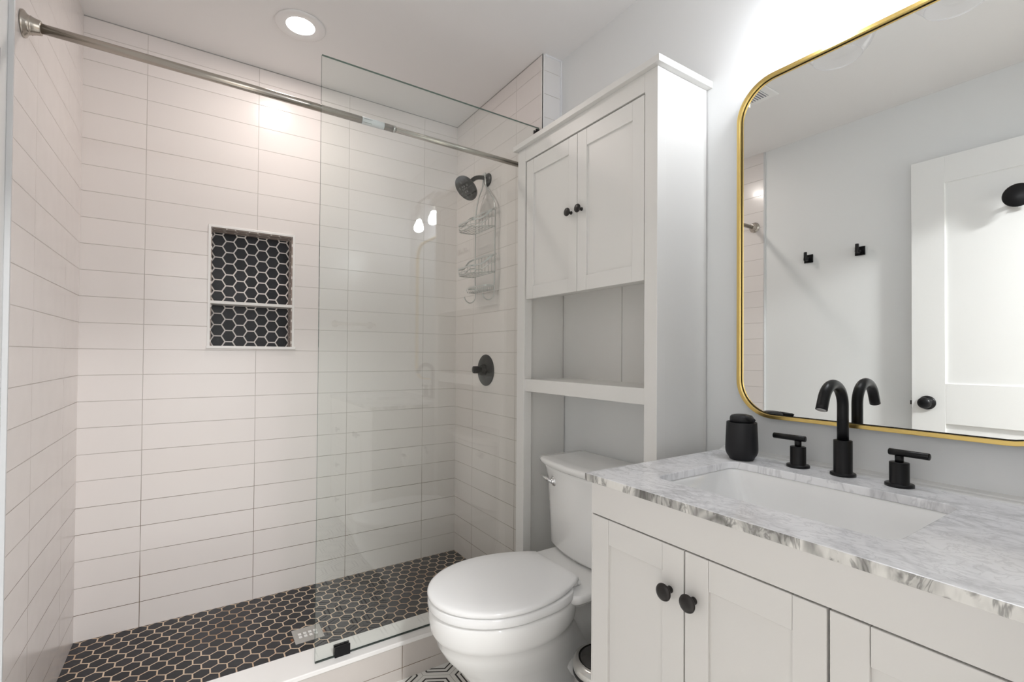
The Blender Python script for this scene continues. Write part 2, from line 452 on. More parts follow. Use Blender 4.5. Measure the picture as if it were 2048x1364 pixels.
# wall behind the camera with the open doorway, and the hallway outside
DX0, DX1, DZ = -0.325, 0.445, 2.135
bm = B(); bx(bm, XLP-0.10, DX0, YR-0.11, YR, 0, CEIL); bx(bm, DX1, XW+0.12, YR-0.11, YR, 0, CEIL); bx(bm, DX0, DX1, YR-0.11, YR, DZ, CEIL)
wf = struct('wall_front', bm, M['wall'])
bm = B()
bx(bm, DX0, DX0+0.012, YR-0.112, YR+0.002, 0, DZ); bx(bm, DX1-0.012, DX1, YR-0.112, YR+0.002, 0, DZ); bx(bm, DX0, DX1, YR-0.112, YR+0.002, DZ-0.012, DZ)
bx(bm, DX1, DX1+0.06, YR, YR+0.014, 0, DZ+0.06); bx(bm, DX0, DX1, YR, YR+0.014, DZ, DZ+0.06)
struct('door_casing', bm, M['trim'], wf, 0.002)
bm = B(); bx(bm, -1.6, 2.4, -1.9, -1.8, -0.05, CEIL); struct('wall_hall_back', bm, M['wall'])
bm = B(); bx(bm, -1.7, -1.6, -1.9, YR, -0.05, CEIL); struct('wall_hall_left', bm, M['wall'])
bm = B(); bx(bm, 2.4, 2.5, -1.9, YR, -0.05, CEIL); struct('wall_hall_right', bm, M['wall'])
bm = B(); bx(bm, XLP, XLP+0.012, 0.90, 1.624, 0, 0.09); struct('baseboard_left', bm, M['trim'], bevel=0.002)
bm = B(); bx(bm, XW-0.012, XW, 0.862, 1.632, 0, 0.09); struct('baseboard_right', bm, M['trim'], bevel=0.002)

# curb with a solid white cap and tiled face
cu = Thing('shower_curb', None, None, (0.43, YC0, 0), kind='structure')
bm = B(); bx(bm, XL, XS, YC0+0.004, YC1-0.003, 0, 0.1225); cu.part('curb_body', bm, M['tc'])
cu.root.children[0].data.transform(Matrix.Translation((0.43, YC0, 0))); cu.root.children[0].location = (-0.43, -YC0, 0)
bm = B(); bx(bm, XL, XS, YC0-0.001, YC1+0.002, 0.1225, 0.1390); cu.part('curb_cap', bm, M['solid'], bevel=0.003)

# ------------------------------------------------------------------ open door leaf against the left wall
LX = -0.3345
door = Thing('door_1', None, None, (LX, 0.115, 0), kind='structure')
Y0, Y1, ZT = 0.115, 0.872, 2.125
bm = B()
st, X0, X1 = 0.128, LX-0.035, LX
def slab(bm, y0, y1, z0, z1): bx(bm, X0, X1, y0, y1, z0, z1)
slab(bm, Y0, Y0+st, 0.012, ZT); slab(bm, Y1-st, Y1, 0.012, ZT)
slab(bm, Y0+st, Y1-st, 1.997, ZT); slab(bm, Y0+st, Y1-st, 0.845, 1.036); slab(bm, Y0+st, Y1-st, 0.012, 0.24)
door.part('door_frame', bm, M['trim'], bevel=0.0012)
bm = B(); bx(bm, X0+0.010, X1-0.010, Y0+st-0.01, Y1-st+0.01, 0.23, 0.855); door.part('door_panel', bm, M['trim'])
bm = B(); bx(bm, X0+0.010, X1-0.010, Y0+st-0.01, Y1-st+0.01, 1.026, 2.007); door.part('door_panel', bm, M['trim'])
bm = B(); lathe(bm, [(0.0335, 0), (0.0335, 0.006), (0.030, 0.010), (0.012, 0.012), (0.011, 0.024), (0.019, 0.028), (0.0265, 0.036), (0.0275, 0.044), (0.024, 0.053), (0.012, 0.058), (0, 0.0585)], (X1, 0.811, 0.940), (1, 0, 0), 32)
door.part('door_knob', bm, M['black'])
bm = B(); bx(bm, X0+0.006, X0+0.029, Y1, Y1+0.002, 0.905, 0.96); bx(bm, X0+0.012, X0+0.022, Y1, Y1+0.010, 0.925, 0.945); door.part('latch', bm, M['bronze'])
for hz in (0.25, 1.07, 1.90):
    bm = B(); lathe(bm, [(0.006, 0), (0.006, 0.09)], (X0+0.002, Y0-0.004, hz), (0, 0, 1), 12); bx(bm, X0, X1-0.002, Y0-0.003, Y0, hz, hz+0.09)
    door.part('hinge', bm, M['black'])

# round black hook knob on the door
hk = Thing('door_hook', 'round black hook knob with pale stem high on the open door, seen in the mirror', 'hook', (LX, 0.494, 1.858))
bm = B(); bx(bm, LX, LX+0.008, 0.470, 0.500, 1.815, 1.890); tube(bm, [(LX+0.006, 0.487, 1.848), (LX+0.024, 0.488, 1.845), (LX+0.046, 0.494, 1.858)], 0.009, 12); hk.part('stem', bm, M['label'], bevel=0.001, label='pale plastic stem')
bm = B(); lathe(bm, [(0, 0), (0.046, 0.0), (0.050, 0.004), (0.050, 0.008), (0.045, 0.012), (0, 0.014)], (LX+0.044, 0.492, 1.858), (1, 0, 0), 36); hk.part('knob', bm, M['black'])

# ================================================================== SHOWER
# glass panel
gp = Thing('shower_glass_panel', 'tall frameless clear glass shower panel standing on the white curb', 'glass panel', (0.787, YG, 0.139)); gp.root.rotation_euler = (0, 0, 0.0036)
GX0, GX1, GZ0, GZ1 = 0.335, XS-0.0015, 0.1415, 2.1555
bm = B(); t = 0.005
for sy, fl in ((-t, 0), (t, 1)):
    vs = [bm.verts.new(c) for c in ((GX0, YG+sy, GZ0), (GX1, YG+sy, GZ0), (GX1, YG+sy, GZ1), (GX0, YG+sy, GZ1))]
    bm.faces.new(vs if not fl else list(reversed(vs)))
me_pane = gp.part('pane', bm, M['glass'])
bm = B()
def strip(a, b, w=0.005):
    vs = [bm.verts.new(c) for c in ((a[0], YG-w, a[1]), (b[0], YG-w, b[1]), (b[0], YG+w, b[1]), (a[0], YG+w, a[1]))]; bm.faces.new(vs)
strip((GX0, GZ0), (GX0, GZ1)); strip((GX0, GZ1), (GX1, GZ1)); strip((GX0, GZ0), (GX1, GZ0)); strip((GX1, GZ0), (GX1, GZ1))
gp.part('pane_edge', bm, M['clear'], label='green tinted polished glass edge')
bm = B(); bx(bm, GX0, GX1, YG-0.0035, YG+0.0035, 0.139, 0.1415); gp.part('seal_strip', bm, M['bronze'], label='dark seal line under the glass')
def clamp(name, x0, x1, z0, z1):
    bm = B(); bx(bm, x0, x1, YG-0.011, YG-0.0052, z0, z1); bx(bm, x0, x1, YG+0.0052, YG+0.011, z0, z1)
    gp.part(name, bm, M['black'], bevel=0.001, label='small matte black glass clamp')
clamp('glass_clamp', 0.396, 0.447, 0.139, 0.174)
clamp('glass_clamp', XS-0.020, XS-0.0015, 2.118, 2.145)

# tension rod
rod_y, rod_z = 1.7000, 2.0
RA = Vector((XL, 1.700, 2.000)); 
rodt = Thing('curtain_rod', 'brushed nickel tension curtain rod spanning the shower below the ceiling', 'rod', (RA.x, RA.y, RA.z))
zr = 1.990
def rodp(x): return Vector((x, 1.700 + 0.011*(x-XL)/(XS-XL), 1.998 - 0.008*(x-XL)/(XS-XL)))
def fprof(s): return [(0.0325, 0), (0.0335, 0.003), (0.0320, 0.0055), (0.0250, 0.010), (0.0225, 0.015), (0.0235, 0.0165), (0.0220, 0.019), (0.0195, 0.026), (0.0180, 0.034), (0.0175, 0.0355), (0.0150, 0.036), (0.0125, 0.0365)]
for s, x in ((1, XL), (-1, XS)):
    bm = B(); lathe(bm, fprof(s), rodp(x), (s, 0, -0.005), 32); rodt.part('end_flange', bm, M['nickel'])
bm = B(); tube(bm, [rodp(XL+0.03), rodp(0.60)], 0.0125, 24); rodt.part('outer_tube', bm, M['nickel'])
bm = B(); tube(bm, [rodp(0.60), rodp(XS-0.03)], 0.0108, 24); rodt.part('inner_tube', bm, M['nickel'])
bm = B(); tube(bm, [rodp(0.594), rodp(0.602)], 0.0130, 24); rodt.part('tube_collar', bm, M['steel'])
bm = B(); tube(bm, [rodp(0.480), rodp(0.560)], 0.0128, 24); rodt.part('paper_label', bm, M['label'], label='white printed label wrapped round the rod')
bm = B()
for k, z0 in enumerate((0.0040, 0.0015, -0.0090)):
    L0, L1 = ((0.487, 0.517), (0.487, 0.512), (0.484, 0.515))[k]
    for q in range(9):
        x = L0 + (L1-L0)*q/9
        p = rodp(x); a = math.asin(max(-1, min(1, z0/0.0131)))
        c = p + Vector((0, -math.cos(a)*0.0130, math.sin(a)*0.0130))
        bx(bm, c.x, c.x+(L1-L0)/9*0.7, c.y-0.0002, c.y+0.0006, c.z-0.0004, c.z+(0.0004 if k < 2 else 0.002))
rodt.part('label_print', bm, M['bronze'], label='small dark print and warning bar on the label')

# shower head on its arm
sh = Thing('shower_fixture', 'matte black round shower head on a short arm above the wire caddy', 'shower head', (XS, 2.10, 2.055))
bm = B(); lathe(bm, [(0.0, 0), (0.0335, 0), (0.034, 0.003), (0.031, 0.008), (0.016, 0.012), (0.012, 0.013)], (XS, 2.10, 2.058), (-1, 0, 0), 32); sh.part('flange', bm, M['black'])
arm = catmull([(XS-0.002, 2.10, 2.060), (XS-0.035, 2.10, 2.063), (XS-0.070, 2.10, 2.055), (XS-0.095, 2.10, 2.036), (XS-0.108, 2.10, 2.020)], 6)
bm = B(); tube(bm, arm, 0.0105, 16); sh.part('arm', bm, M['black'])
hd = Vector((-0.72, -0.05, -0.69)).normalized(); hc = Vector((1.116, 2.10, 1.995))
neck = Vector((XS-0.108, 2.10, 2.020))
bm = B(); lathe(bm, [(0, 0), (0.012, 0.0), (0.0145, 0.005), (0.0145, 0.012), (0.011, 0.018)], neck, hc-neck, 20)
sh.part('ball_joint', bm, M['black'])
bm = B(); lathe(bm, [(0.016, -0.026), (0.024, -0.020), (0.046, -0.012), (0.0625, -0.004), (0.0655, 0.004), (0.0655, 0.012), (0.0635, 0.016), (0.0, 0.0165)], hc, hd, 40); sh.part('head_body', bm, M['black'])
e1 = hd.cross(Vector((0, 0, 1))).normalized(); e2 = e1.cross(hd)
bm = B()
for (a, b, r) in ((0, 0, 0.004), (0.016, 0, 0.004), (-0.016, 0, 0.004), (0.008, 0.014, 0.004), (-0.008, 0.014, 0.004), (0.008, -0.014, 0.004), (-0.008, -0.014, 0.004), (0.034, 0.012, 0.005), (-0.034, 0.014, 0.005), (0.0, 0.036, 0.005), (0.02, -0.036, 0.005), (-0.022, -0.034, 0.005), (0.042, -0.012, 0.004)):
    c = hc + e1*a + e2*b + hd*0.0168
    tube(bm, [c + (e1*math.cos(2*PI*q/12) + e2*math.sin(2*PI*q/12))*r for q in range(12)], 0.0009, 6, closed=True)
sh.part('spray_nozzles', bm, M['nozzle'], label='pale rings of spray nozzles')
bm = B(); c = hc + hd*0.0165
tube(bm, [c + e1*0.062 + e2*-0.010, c + e2*-0.004 + hd*0.001, c - e1*0.062 + e2*0.004], 0.0022, 8); sh.part('spray_bar', bm, M['black'])

# shower valve
sv = Thing('shower_valve', 'round black shower valve with a short cylinder handle on the right shower wall', 'valve', (XS, 2.108, 1.079))
bm = B(); lathe(bm, [(0, 0), (0.080, 0), (0.081, 0.003), (0.078, 0.006), (0.040, 0.009), (0.030, 0.010)], (XS, 2.108, 1.079), (-1, 0, 0), 48); sv.part('escutcheon', bm, M['black'])
bm = B(); lathe(bm, [(0.029, 0.008), (0.027, 0.022), (0.0235, 0.034), (0.0235, 0.0345)], (XS, 2.108, 1.082), (-1, 0, 0), 32); sv.part('hub', bm, M['black'])
bm = B(); lathe(bm, [(0.0185, 0.032), (0.0185, 0.070), (0.0165, 0.074), (0, 0.0745)], (XS, 2.108, 1.082), (-1, 0, 0), 32)
for q in range(6):
    a = q*PI/3; bx(bm, XS-0.072, XS-0.040, 2.108+math.cos(a)*0.0185-0.0015, 2.108+math.cos(a)*0.0185+0.0015, 1.082+math.sin(a)*0.0185-0.0015, 1.082+math.sin(a)*0.0185+0.0015)
sv.part('handle', bm, M['black'])

# wire caddy hanging off the arm
cd = Thing('shower_caddy', 'silver wire shower caddy with two baskets hanging from the shower arm', 'caddy', (1.215, 2.09, 1.44))
cx = 1.215
bm = B(); wr_ = 0.0036
for s in (1, -1):
    yb = 2.09 + s*0.098
    pts = [(cx, 2.100+s*0.006, 2.076), (cx, 2.100+s*0.012, 2.045), (cx, 2.100+s*0.020, 2.015), (cx, 2.10+s*0.055, 1.975), (cx, 2.09+s*0.088, 1.920), (cx, yb, 1.860), (cx, yb, 1.75), (cx, yb, 1.60), (cx, yb-0.002*s, 1.50)]
    tube(bm, catmull(pts, 5), wr_, 8)
tube(bm, catmull([(cx, 2.106, 2.072), (cx, 2.100, 2.0785), (cx, 2.094, 2.072)], 5), 0.0045, 8)
cd.part('frame_wire', bm, M['wire'])
bm = B(); bx(bm, cx-0.006, cx+0.006, 2.088, 2.112, 2.0735, 2.088); cd.part('hanger_grip', bm, M['wire'], bevel=0.003, label='grey rubber grip over the shower arm')
def basket(zo):
    bm = B()
    yl, yr = 2.2005, 1.975; fl, fr = 2.190, 2.040; xf = 1.112
    rim_l = catmull([(cx, yl-0.02, 1.886+zo), (cx-0.004, yl, 1.884+zo), (cx-0.030, yl+0.004, 1.868+zo), (cx-0.060, fl+0.008, 1.832+zo), (cx-0.085, fl+0.002, 1.822+zo), (xf, fl-0.006, 1.821+zo)], 5)
    rim_b = [(cx, yr+0.006, 1.880+zo), (cx, 2.09, 1.887+zo), (cx, yl-0.02, 1.886+zo)]
    rim_r = catmull([(cx, yr+0.006, 1.880+zo), (cx-0.004, yr, 1.876+zo), (cx-0.030, yr+0.004, 1.862+zo), (cx-0.060, yr+0.030, 1.832+zo), (cx-0.085, fr, 1.824+zo), (xf, fr+0.006, 1.821+zo)], 5)
    tube(bm, rim_l + [Vector((xf-0.003, 2.115, 1.820+zo))] + list(reversed(rim_r)), 0.003, 8, flat=(0.0022, 0.0085, (0, 0, 1)))
    tube(bm, rim_b, 0.003, 8, flat=(0.0022, 0.0085, (0, 0, 1)))
    # lower rail and floor
    zf = 1.788+zo
    lo = [(cx, yl-0.008, zf+0.004), (cx-0.05, yl-0.010, zf), (xf+0.008, fl-0.008, zf), (xf+0.004, 2.115, zf), (xf+0.008, fr+0.008, zf), (cx-0.05, yr+0.022, zf), (cx, yr+0.012, zf+0.004)]
    tube(bm, catmull(lo, 4), 0.0022, 8)
    tube(bm, catmull([(cx, yl-0.008, 1.840+zo), (cx-0.03, yl-0.004, 1.832+zo), (cx-0.065, fl, 1.803+zo), (xf+0.003, fl-0.006, 1.801+zo), (xf-0.001, 2.115, 1.801+zo), (xf+0.003, fr+0.006, 1.801+zo), (cx-0.065, yr+0.033, 1.803+zo), (cx-0.03, yr+0.008, 1.832+zo), (cx, yr+0.010, 1.840+zo)], 4), 0.0020, 8)
    for q in range(6):
        x = cx - 0.008 - q*0.017; f = min(1, max(0, (cx-x)/0.1))
        tube(bm, [(x, yl-0.010, zf+0.001), (x, yr+0.016+0.03*f, zf+0.001)], 0.0017, 6)
    for q in range(7):
        y = yr + 0.014 + q*0.0325
        tube(bm, [(cx, y, 1.882+zo), (cx, y, zf+0.002), (cx-0.02, y, zf-0.0005)], 0.0015, 6)
    for q in range(5):
        y = fr + 0.014 + q*0.031
        tube(bm, [(xf, y, 1.820+zo), (xf+0.004, y, zf), (xf+0.03, y, zf-0.0005)], 0.0013, 6)
    return bm
cd.part('basket', basket(0), M['wire']); cd.part('basket', basket(-0.226), M['wire'])
bm = B()
zs = 1.500
tube(bm, catmull([(cx, 2.185, zs), (cx-0.03, 2.183, zs), (cx-0.055, 2.165, zs-0.002), (cx-0.06, 2.09, zs-0.002), (cx-0.055, 2.015, zs-0.002), (cx-0.03, 1.997, zs), (cx, 1.995, zs)], 5), 0.003, 8, flat=(0.002, 0.008, (0, 0, 1)))
tube(bm, [(cx, 1.992, zs), (cx, 2.188, zs)], 0.003, 8, flat=(0.002, 0.008, (0, 0, 1)))
for q in range(4): tube(bm, [(cx-0.008-q*0.013, 2.180, zs-0.022), (cx-0.008-q*0.013, 2.000, zs-0.022)], 0.0016, 6)
for q in range(10):
    y = 2.003 + q*0.0192
    tube(bm, [(cx, y, zs), (cx, y, zs-0.022), (cx-0.052, y, zs-0.022), (cx-0.058, y, zs)], 0.0014, 6)
cd.part('soap_tray', bm, M['wire'])
for s in (1, -1):
    yb = 2.09 + s*0.094
    bm = B(); tube(bm, catmull([(cx, yb, 1.52), (cx, yb, 1.462), (cx-0.010, yb, 1.438), (cx-0.032, yb+0.003, 1.428), (cx-0.054, yb+0.006, 1.440), (cx-0.060, yb+0.008, 1.458)], 6), 0.0030, 8)
    cd.part('hook', bm, M['wire'])

# drain
dr = Thing('shower_drain', 'square steel shower drain cover with a worn pale centre in the black hexagon floor', 'drain', (0.380, 2.031, SF))
bm = B(); bx(bm, 0.328, 0.434, 1.978, 2.084, SF-0.002, SF+0.003); dr.part('drain_plate', bm, M['steel'], bevel=0.001)
bm = B()
for i in range(4):
    for j in range(2): bx(bm, 0.346+i*0.019, 0.358+i*0.019, 2.010+j*0.022, 2.026+j*0.022, SF+0.003, SF+0.0042)
dr.part('grate', bm, M['solid'], bevel=0.002, label='pale mineral-crusted grate')
for i, x in enumerate((0.322, 0.440)):
    bm = B(); bx(bm, x-0.004, x+0.004, 2.012, 2.030, SF-0.001, SF+0.001); dr.part('screw_tab', bm, plain('rust_%d' % i, (0.25, 0.11, 0.05), 0.8), label='rusty tab')

# recessed light
rl = Thing('recessed_light', 'round recessed ceiling light glowing above the shower', 'ceiling light', (0.330, 2.045, CEIL))
C0 = (0.330, 2.045, CEIL)
bm = B(); lathe(bm, [(0.093, 0.0), (0.094, 0.003), (0.088, 0.006), (0.068, 0.005), (0.052, 0.002)], C0, (0, 0, -1), 48); rl.part('trim_ring', bm, M['ceil'])
bm = B(); lathe(bm, [(0.0, 0.0025), (0.053, 0.0025)], C0, (0, 0, -1), 48, caps=False); rl.part('lens', bm, M['canlight'])
area_light('lamp', (0, 0, -0.012), 0.085, CAN_W, (1.0, 0.90, 0.84), rl.root)

# ================================================================== OVER-TOILET CABINET
S = Thing('over_toilet_cabinet', 'tall white shelf cabinet with two shaker doors standing over the toilet', 'cabinet', (1.22, 1.265, 0))
CY0, CY1, CXF, CZ = 0.907, 1.624, 1.1015, 2.000
stw = 0.048
for (a, b) in ((CY0, CY0+stw-0.0005), (CY1-0.052, CY1)):
    bm = B(); bx(bm, CXF, CXF+0.038, a, b, 0, CZ); S.part('front_post', bm, M['cab'], bevel=0.0015)
    bm = B()
    ya = a+0.004 if a == CY0 else b-0.024
    bx(bm, CXF+0.038, XW-0.004, ya-0.003 if a == CY0 else ya, ya+0.016 if a == CY0 else ya+0.0205, 0.0, CZ)
    S.part('side_panel', bm, M['cab'], bevel=0.0008)
bm = B(); bx(bm, CXF+0.001, CXF+0.022, CY0+stw, CY1-0.052, 1.9435, CZ); S.part('top_rail', bm, M['cab'], bevel=0.001)
bm = B(); bx(bm, 1.0842, XW-0.001, 0.8885, 1.6365, CZ, CZ+0.0205); S.part('crown_board', bm, M['cab'], bevel=0.0012)
bm = B(); bx(bm, CXF+0.023, XW-0.012, CY0+0.02, CY1-0.024, CZ-0.012, CZ-0.0005); S.part('top_board', bm, M['cab'])
bm = B(); bx(bm, CXF+0.022, XW-0.012, CY0+0.02, CY1-0.022, 1.417, 1.433); S.part('cupboard_floor', bm, M['cab'])
bm = B(); bx(bm, XW-0.012, XW-0.006, 1.2580, CY1-0.0280, 1.02, CZ-0.01); S.part('back_panel', bm, M['cab'])
bm = B(); bx(bm, XW-0.012, XW-0.006, CY0+0.018, 1.2555, 1.02, CZ-0.01); S.part('back_panel', bm, M['cab'])
bm = B(); bx(bm, CXF+0.004, CXF+0.022, CY0+stw, CY1-0.052, 1.0125, 1.0615); bx(bm, CXF+0.020, XW-0.010, CY0+0.020, CY1-0.022, 1.0455, 1.0605)
S.part('open_shelf', bm, M['cab'], bevel=0.0008)
def shaker(T, y0, y1, z0, z1, x, sw, tw, bw_, mat, label=None, th=0.018, rec=0.007, gapl=0.0006):
    """door facing -X; front face at x"""
    bm = B()
    bx(bm, x, x+th, y0, y0+sw, z0, z1); bx(bm, x, x+th, y1-sw, y1, z0, z1)
    bx(bm, x+0.0004, x+th, y0+sw+gapl, y1-sw-gapl, z1-tw, z1); bx(bm, x+0.0004, x+th, y0+sw+gapl, y1-sw-gapl, z0, z0+bw_)
    d = T.part('door', bm, mat, bevel=0.0009, label=label)
    bm = B(); bx(bm, x+rec, x+th-0.002, y0+sw-0.003, y1-sw+0.003, z0+bw_-0.003, z1-tw+0.003)
    T.part('door_panel', bm, mat, parent=d)
    return d
DXF = CXF+0.001
dl = shaker(S, 1.2575, 1.5625, 1.3825, 1.9372, DXF, 0.046, 0.058, 0.050, M['cab'])
dr_ = shaker(S, 0.9575, 1.2550, 1.3825, 1.9372, DXF, 0.046, 0.058, 0.050, M['cab'])
def knob(T, name, x, y, z, r, mat, parent):
    bm = B()
    lathe(bm, [(r*0.42, 0), (r*0.42, 0.002), (r*0.30, 0.005), (r*0.28, 0.012), (r*0.62, 0.0155), (r*0.97, 0.019), (r, 0.0205), (r*0.93, 0.0232), (r*0.6, 0.0252), (0, 0.026)], (x, y, z), (-1, 0, 0), 28)
    return T.part(name, bm, mat, parent=parent)
knob(S, 'knob', DXF, 1.2870, 1.664, 0.0150, M['bronze'], dl); knob(S, 'knob', DXF, 1.2320, 1.664, 0.0150, M['bronze'], dr_)

# ================================================================== VANITY
VYL, VYR, VX = 0.8329, YR+0.012, 0.7816  # vanity, counter, sink, faucet and soap numbers: earlier values scaled about the camera
V = Thing('vanity_cabinet', 'off-white shaker bathroom vanity cabinet with black knobs under the marble top', 'cabinet', (1.07, 0.40, 0))
bm = B()
bx(bm, VX+0.019, XW-0.004, VYL-0.018, VYL, 0.0, 0.8594); bx(bm, VX+0.019, XW-0.004, VYR, VYR+0.018, 0.0, 0.8594)
bx(bm, XW-0.016, XW-0.004, VYR+0.018, VYL-0.018, 0.0, 0.8594); bx(bm, VX+0.019, XW-0.016, VYR+0.018, VYL-0.018, 0.09, 0.108)
bx(bm, VX+0.08, VX+0.095, VYR+0.018, VYL-0.018, 0.0, 0.09)
V.part('carcass', bm, M['van'], bevel=0.0008)
bm = B(); bx(bm, VX+0.020, VX+0.024, VYR+0.018, VYL-0.018, 0.09, 0.80); V.part('recess_shadow_board', bm, M['gap'], label='dark board painted as the shade behind the doors')  # near-black board, colour stands in for shade in the door gaps
bm = B(); bx(bm, VX, VX+0.019, VYR, VYL, 0.7875, 0.8594); bx(bm, VX, VX+0.019, VYL-0.0035, VYL, 0.0, 0.7875)
V.part('face_frame', bm, M['van'], bevel=0.0008)
d1 = shaker(V, 0.5789, VYL-0.0037, 0.105, 0.7843, VX, 0.050, 0.056, 0.056, M['van'])
d2 = shaker(V, 0.3307, 0.5755, 0.105, 0.7843, VX, 0.049, 0.056, 0.056, M['van'])
def drawer(z0, z1):
    bm = B(); y0, y1, sw = VYR+0.004, 0.3268, 0.050; x, th = VX, 0.018
    bx(bm, x, x+th, y0, y0+sw, z0, z1); bx(bm, x, x+th, y1-sw, y1, z0, z1); bx(bm, x+0.0004, x+th, y0+sw+0.0008, y1-sw-0.0008, z1-0.056, z1); bx(bm, x+0.0004, x+th, y0+sw+0.0008, y1-sw-0.0008, z0, z0+0.056)
    d = V.part('drawer', bm, M['van'], bevel=0.0012)
    bm = B(); bx(bm, x+0.007, x+th-0.002, y0+sw-0.003, y1-sw+0.003, z0+0.053, z1-0.053); V.part('drawer_panel', bm, M['van'], parent=d)
    knob(V, 'knob', VX+0.007, (y0+y1)/2, (z0+z1)/2, 0.0175, M['bronze'], d)
drawer(0.555, 0.7843); drawer(0.331, 0.551); drawer(0.105, 0.327)
knob(V, 'knob', VX, 0.6096, 0.6983, 0.0170, M['bronze'], d1); knob(V, 'knob', VX, 0.5559, 0.6993, 0.0170, M['bronze'], d2)

# counter with the sink cut-out
ct = Thing('marble_countertop', 'white and grey veined marble vanity countertop with a rectangular sink opening', 'countertop', (1.04, 0.40, 0.8596))
KX0, KX1, KY0, KY1, KZ0, KZ1 = 0.7753, 1.3100, YR+0.002, 0.8512, 0.8596, 0.8781
SX0, SX1, SY0, SY1 = 0.8852, 1.1998, 0.2799, 0.7347
hole = rrect((SX0+SX1)/2, (SY0+SY1)/2, (SX1-SX0)/2, (SY1-SY0)/2, 0.030, 8)
def plate_with_hole(bm, out4, hole, z0, z1):
    def lay(z):
        o = [bm.verts.new((x, y, z)) for x, y in out4]; h = [bm.verts.new((x, y, z)) for x, y in hole]
        es = [bm.edges.new((q[i], q[(i+1) % len(q)])) for q in (o, h) for i in range(len(q))]
        bmesh.ops.triangle_fill(bm, edges=es, use_beauty=True, use_dissolve=False)
        return o, h
    o0, h0 = lay(z0); o1, h1 = lay(z1)
    for a, b in ((o0, o1), (h0, h1)):
        for i in range(len(a)):
            j = (i+1) % len(a); f = bm.faces.new((a[i], a[j], b[j], b[i])); f.material_index = 1 if len(a) == 4 else 0
bm = B(); plate_with_hole(bm, [(KX0, KY0), (KX1, KY0), (KX1, KY1), (KX0, KY1)], hole, KZ0, KZ1)
ct.part('slab', bm, [M['marble'], M['marble_edge']], bevel=0.0022)
bm = B(); prism(bm, [(KX1-0.001, 0.862), (KX1-0.001, 0.8765), (KX1+0.007, 0.8800), (KX1+0.014, 0.8815), (KX1+0.016, 0.8840), (XW-0.006, 0.8865), (XW, 0.8880), (XW, 0.862)], 'XZ', KY0, KY1-0.004); ct.part('filler_strip', bm, M['trim'], label='off-white filler moulding between counter and wall')

# undermount basin
sk = Thing('undermount_sink', 'white rectangular undermount sink set in the marble countertop', 'sink', (1.043, 0.507, 0.747))
def rr3(x0, x1, y0, y1, r, z): return [Vector((x, y, z)) for x, y in rrect((x0+x1)/2, (y0+y1)/2, (x1-x0)/2, (y1-y0)/2, r, 8)]
bm = B()
rings = [rr3(SX0-0.020, SX1+0.020, SY0-0.020, SY1+0.020, 0.040, 0.8594), rr3(SX0-0.002, SX1+0.002, SY0-0.002, SY1+0.002, 0.031, 0.8594),
         rr3(SX0+0.001, SX1-0.001, SY0+0.001, SY1-0.001, 0.031, 0.8560), rr3(SX0+0.006, SX1-0.008, SY0+0.010, SY1-0.016, 0.034, 0.827),
         rr3(SX0+0.014, SX1-0.020, SY0+0.030, SY1-0.055, 0.040, 0.772), rr3(SX0+0.030, SX1-0.036, SY0+0.050, SY1-0.090, 0.045, 0.749),
         rr3(SX0+0.070, SX1-0.080, SY0+0.110, SY1-0.150, 0.045, 0.742), rr3(1.017, 1.069, 0.480, 0.532, 0.026, 0.739)]
outer = [rr3(SX0-0.020, SX1+0.020, SY0-0.020, SY1+0.020, 0.040, 0.8470), rr3(SX0-0.006, SX1+0.006, SY0-0.006, SY1+0.006, 0.040, 0.843),
         rr3(SX0+0.0, SX1-0.004, SY0+0.010, SY1-0.040, 0.045, 0.752), rr3(SX0+0.030, SX1-0.036, SY0+0.050, SY1-0.080, 0.045, 0.729), rr3(1.017, 1.069, 0.480, 0.532, 0.026, 0.727)]
loft(bm, list(reversed(rings)) + outer, True); sk.part('basin', bm, M['porc'])
bm = B(); lathe(bm, [(0.021, -0.004), (0.022, 0.001), (0.016, 0.003), (0.0, 0.0045)], (1.043, 0.506, 0.740), (0, 0, 1), 28); sk.part('drain_stopper', bm, M['black'])

# faucet: spout and two lever handles
TOP = KZ1
def base(bm, x, y, rf, hf, rb, hb):
    lathe(bm, [(0.0, 0.0), (rf, 0.0), (rf, hf), (rf-0.001, hf+0.001), (rb+0.0006, hf+0.001), (rb, hf+0.0015), (rb, hb-0.0008), (rb-0.0008, hb), (0, hb)], (x, y, TOP), (0, 0, 1), 40)
fx, fy = 1.2784, 0.5056
sp = Thing('sink_spout', 'matte black gooseneck sink faucet spout between two lever handles', 'faucet', (fx, fy, TOP))
bm = B(); base(bm, fx, fy, 0.0262, 0.0055, 0.0192, 0.0830); sp.part('spout_base', bm, M['black'])
R_ = 0.0505
pts = [Vector((fx, fy, TOP+0.080)), Vector((fx, fy, TOP+0.145)), Vector((fx, fy, 1.043))]
for q in range(1, 22):
    a = math.radians(q*7.6); pts.append(Vector((fx - R_*(1-math.cos(a)), fy, 1.043 + R_*math.sin(a))))
tdir = (pts[-1]-pts[-2]).normalized(); pts.append(pts[-1]+tdir*0.012); pts.append(pts[-1]+tdir*0.012)
bm = B(); tube(bm, pts, 0.0120, 24); sp.part('gooseneck', bm, M['black'])
bm = B(); e = pts[-1]; lathe(bm, [(0.0105, 0), (0.0105, 0.0008), (0.0085, 0.0010), (0.0, 0.0004)], e, tdir, 24); sp.part('aerator', bm, M['steel'], label='pale metal aerator ring')
hx = 1.2769
hl = Thing('faucet_handle', 'black lever sink handle left of the spout, nearer the soap dispenser', 'faucet handle', (hx, 0.6057, TOP), group='lever handles of the sink faucet')
bm = B(); base(bm, hx, 0.6057, 0.0262, 0.0055, 0.0178, 0.0520); hl.part('handle_base', bm, M['black'])
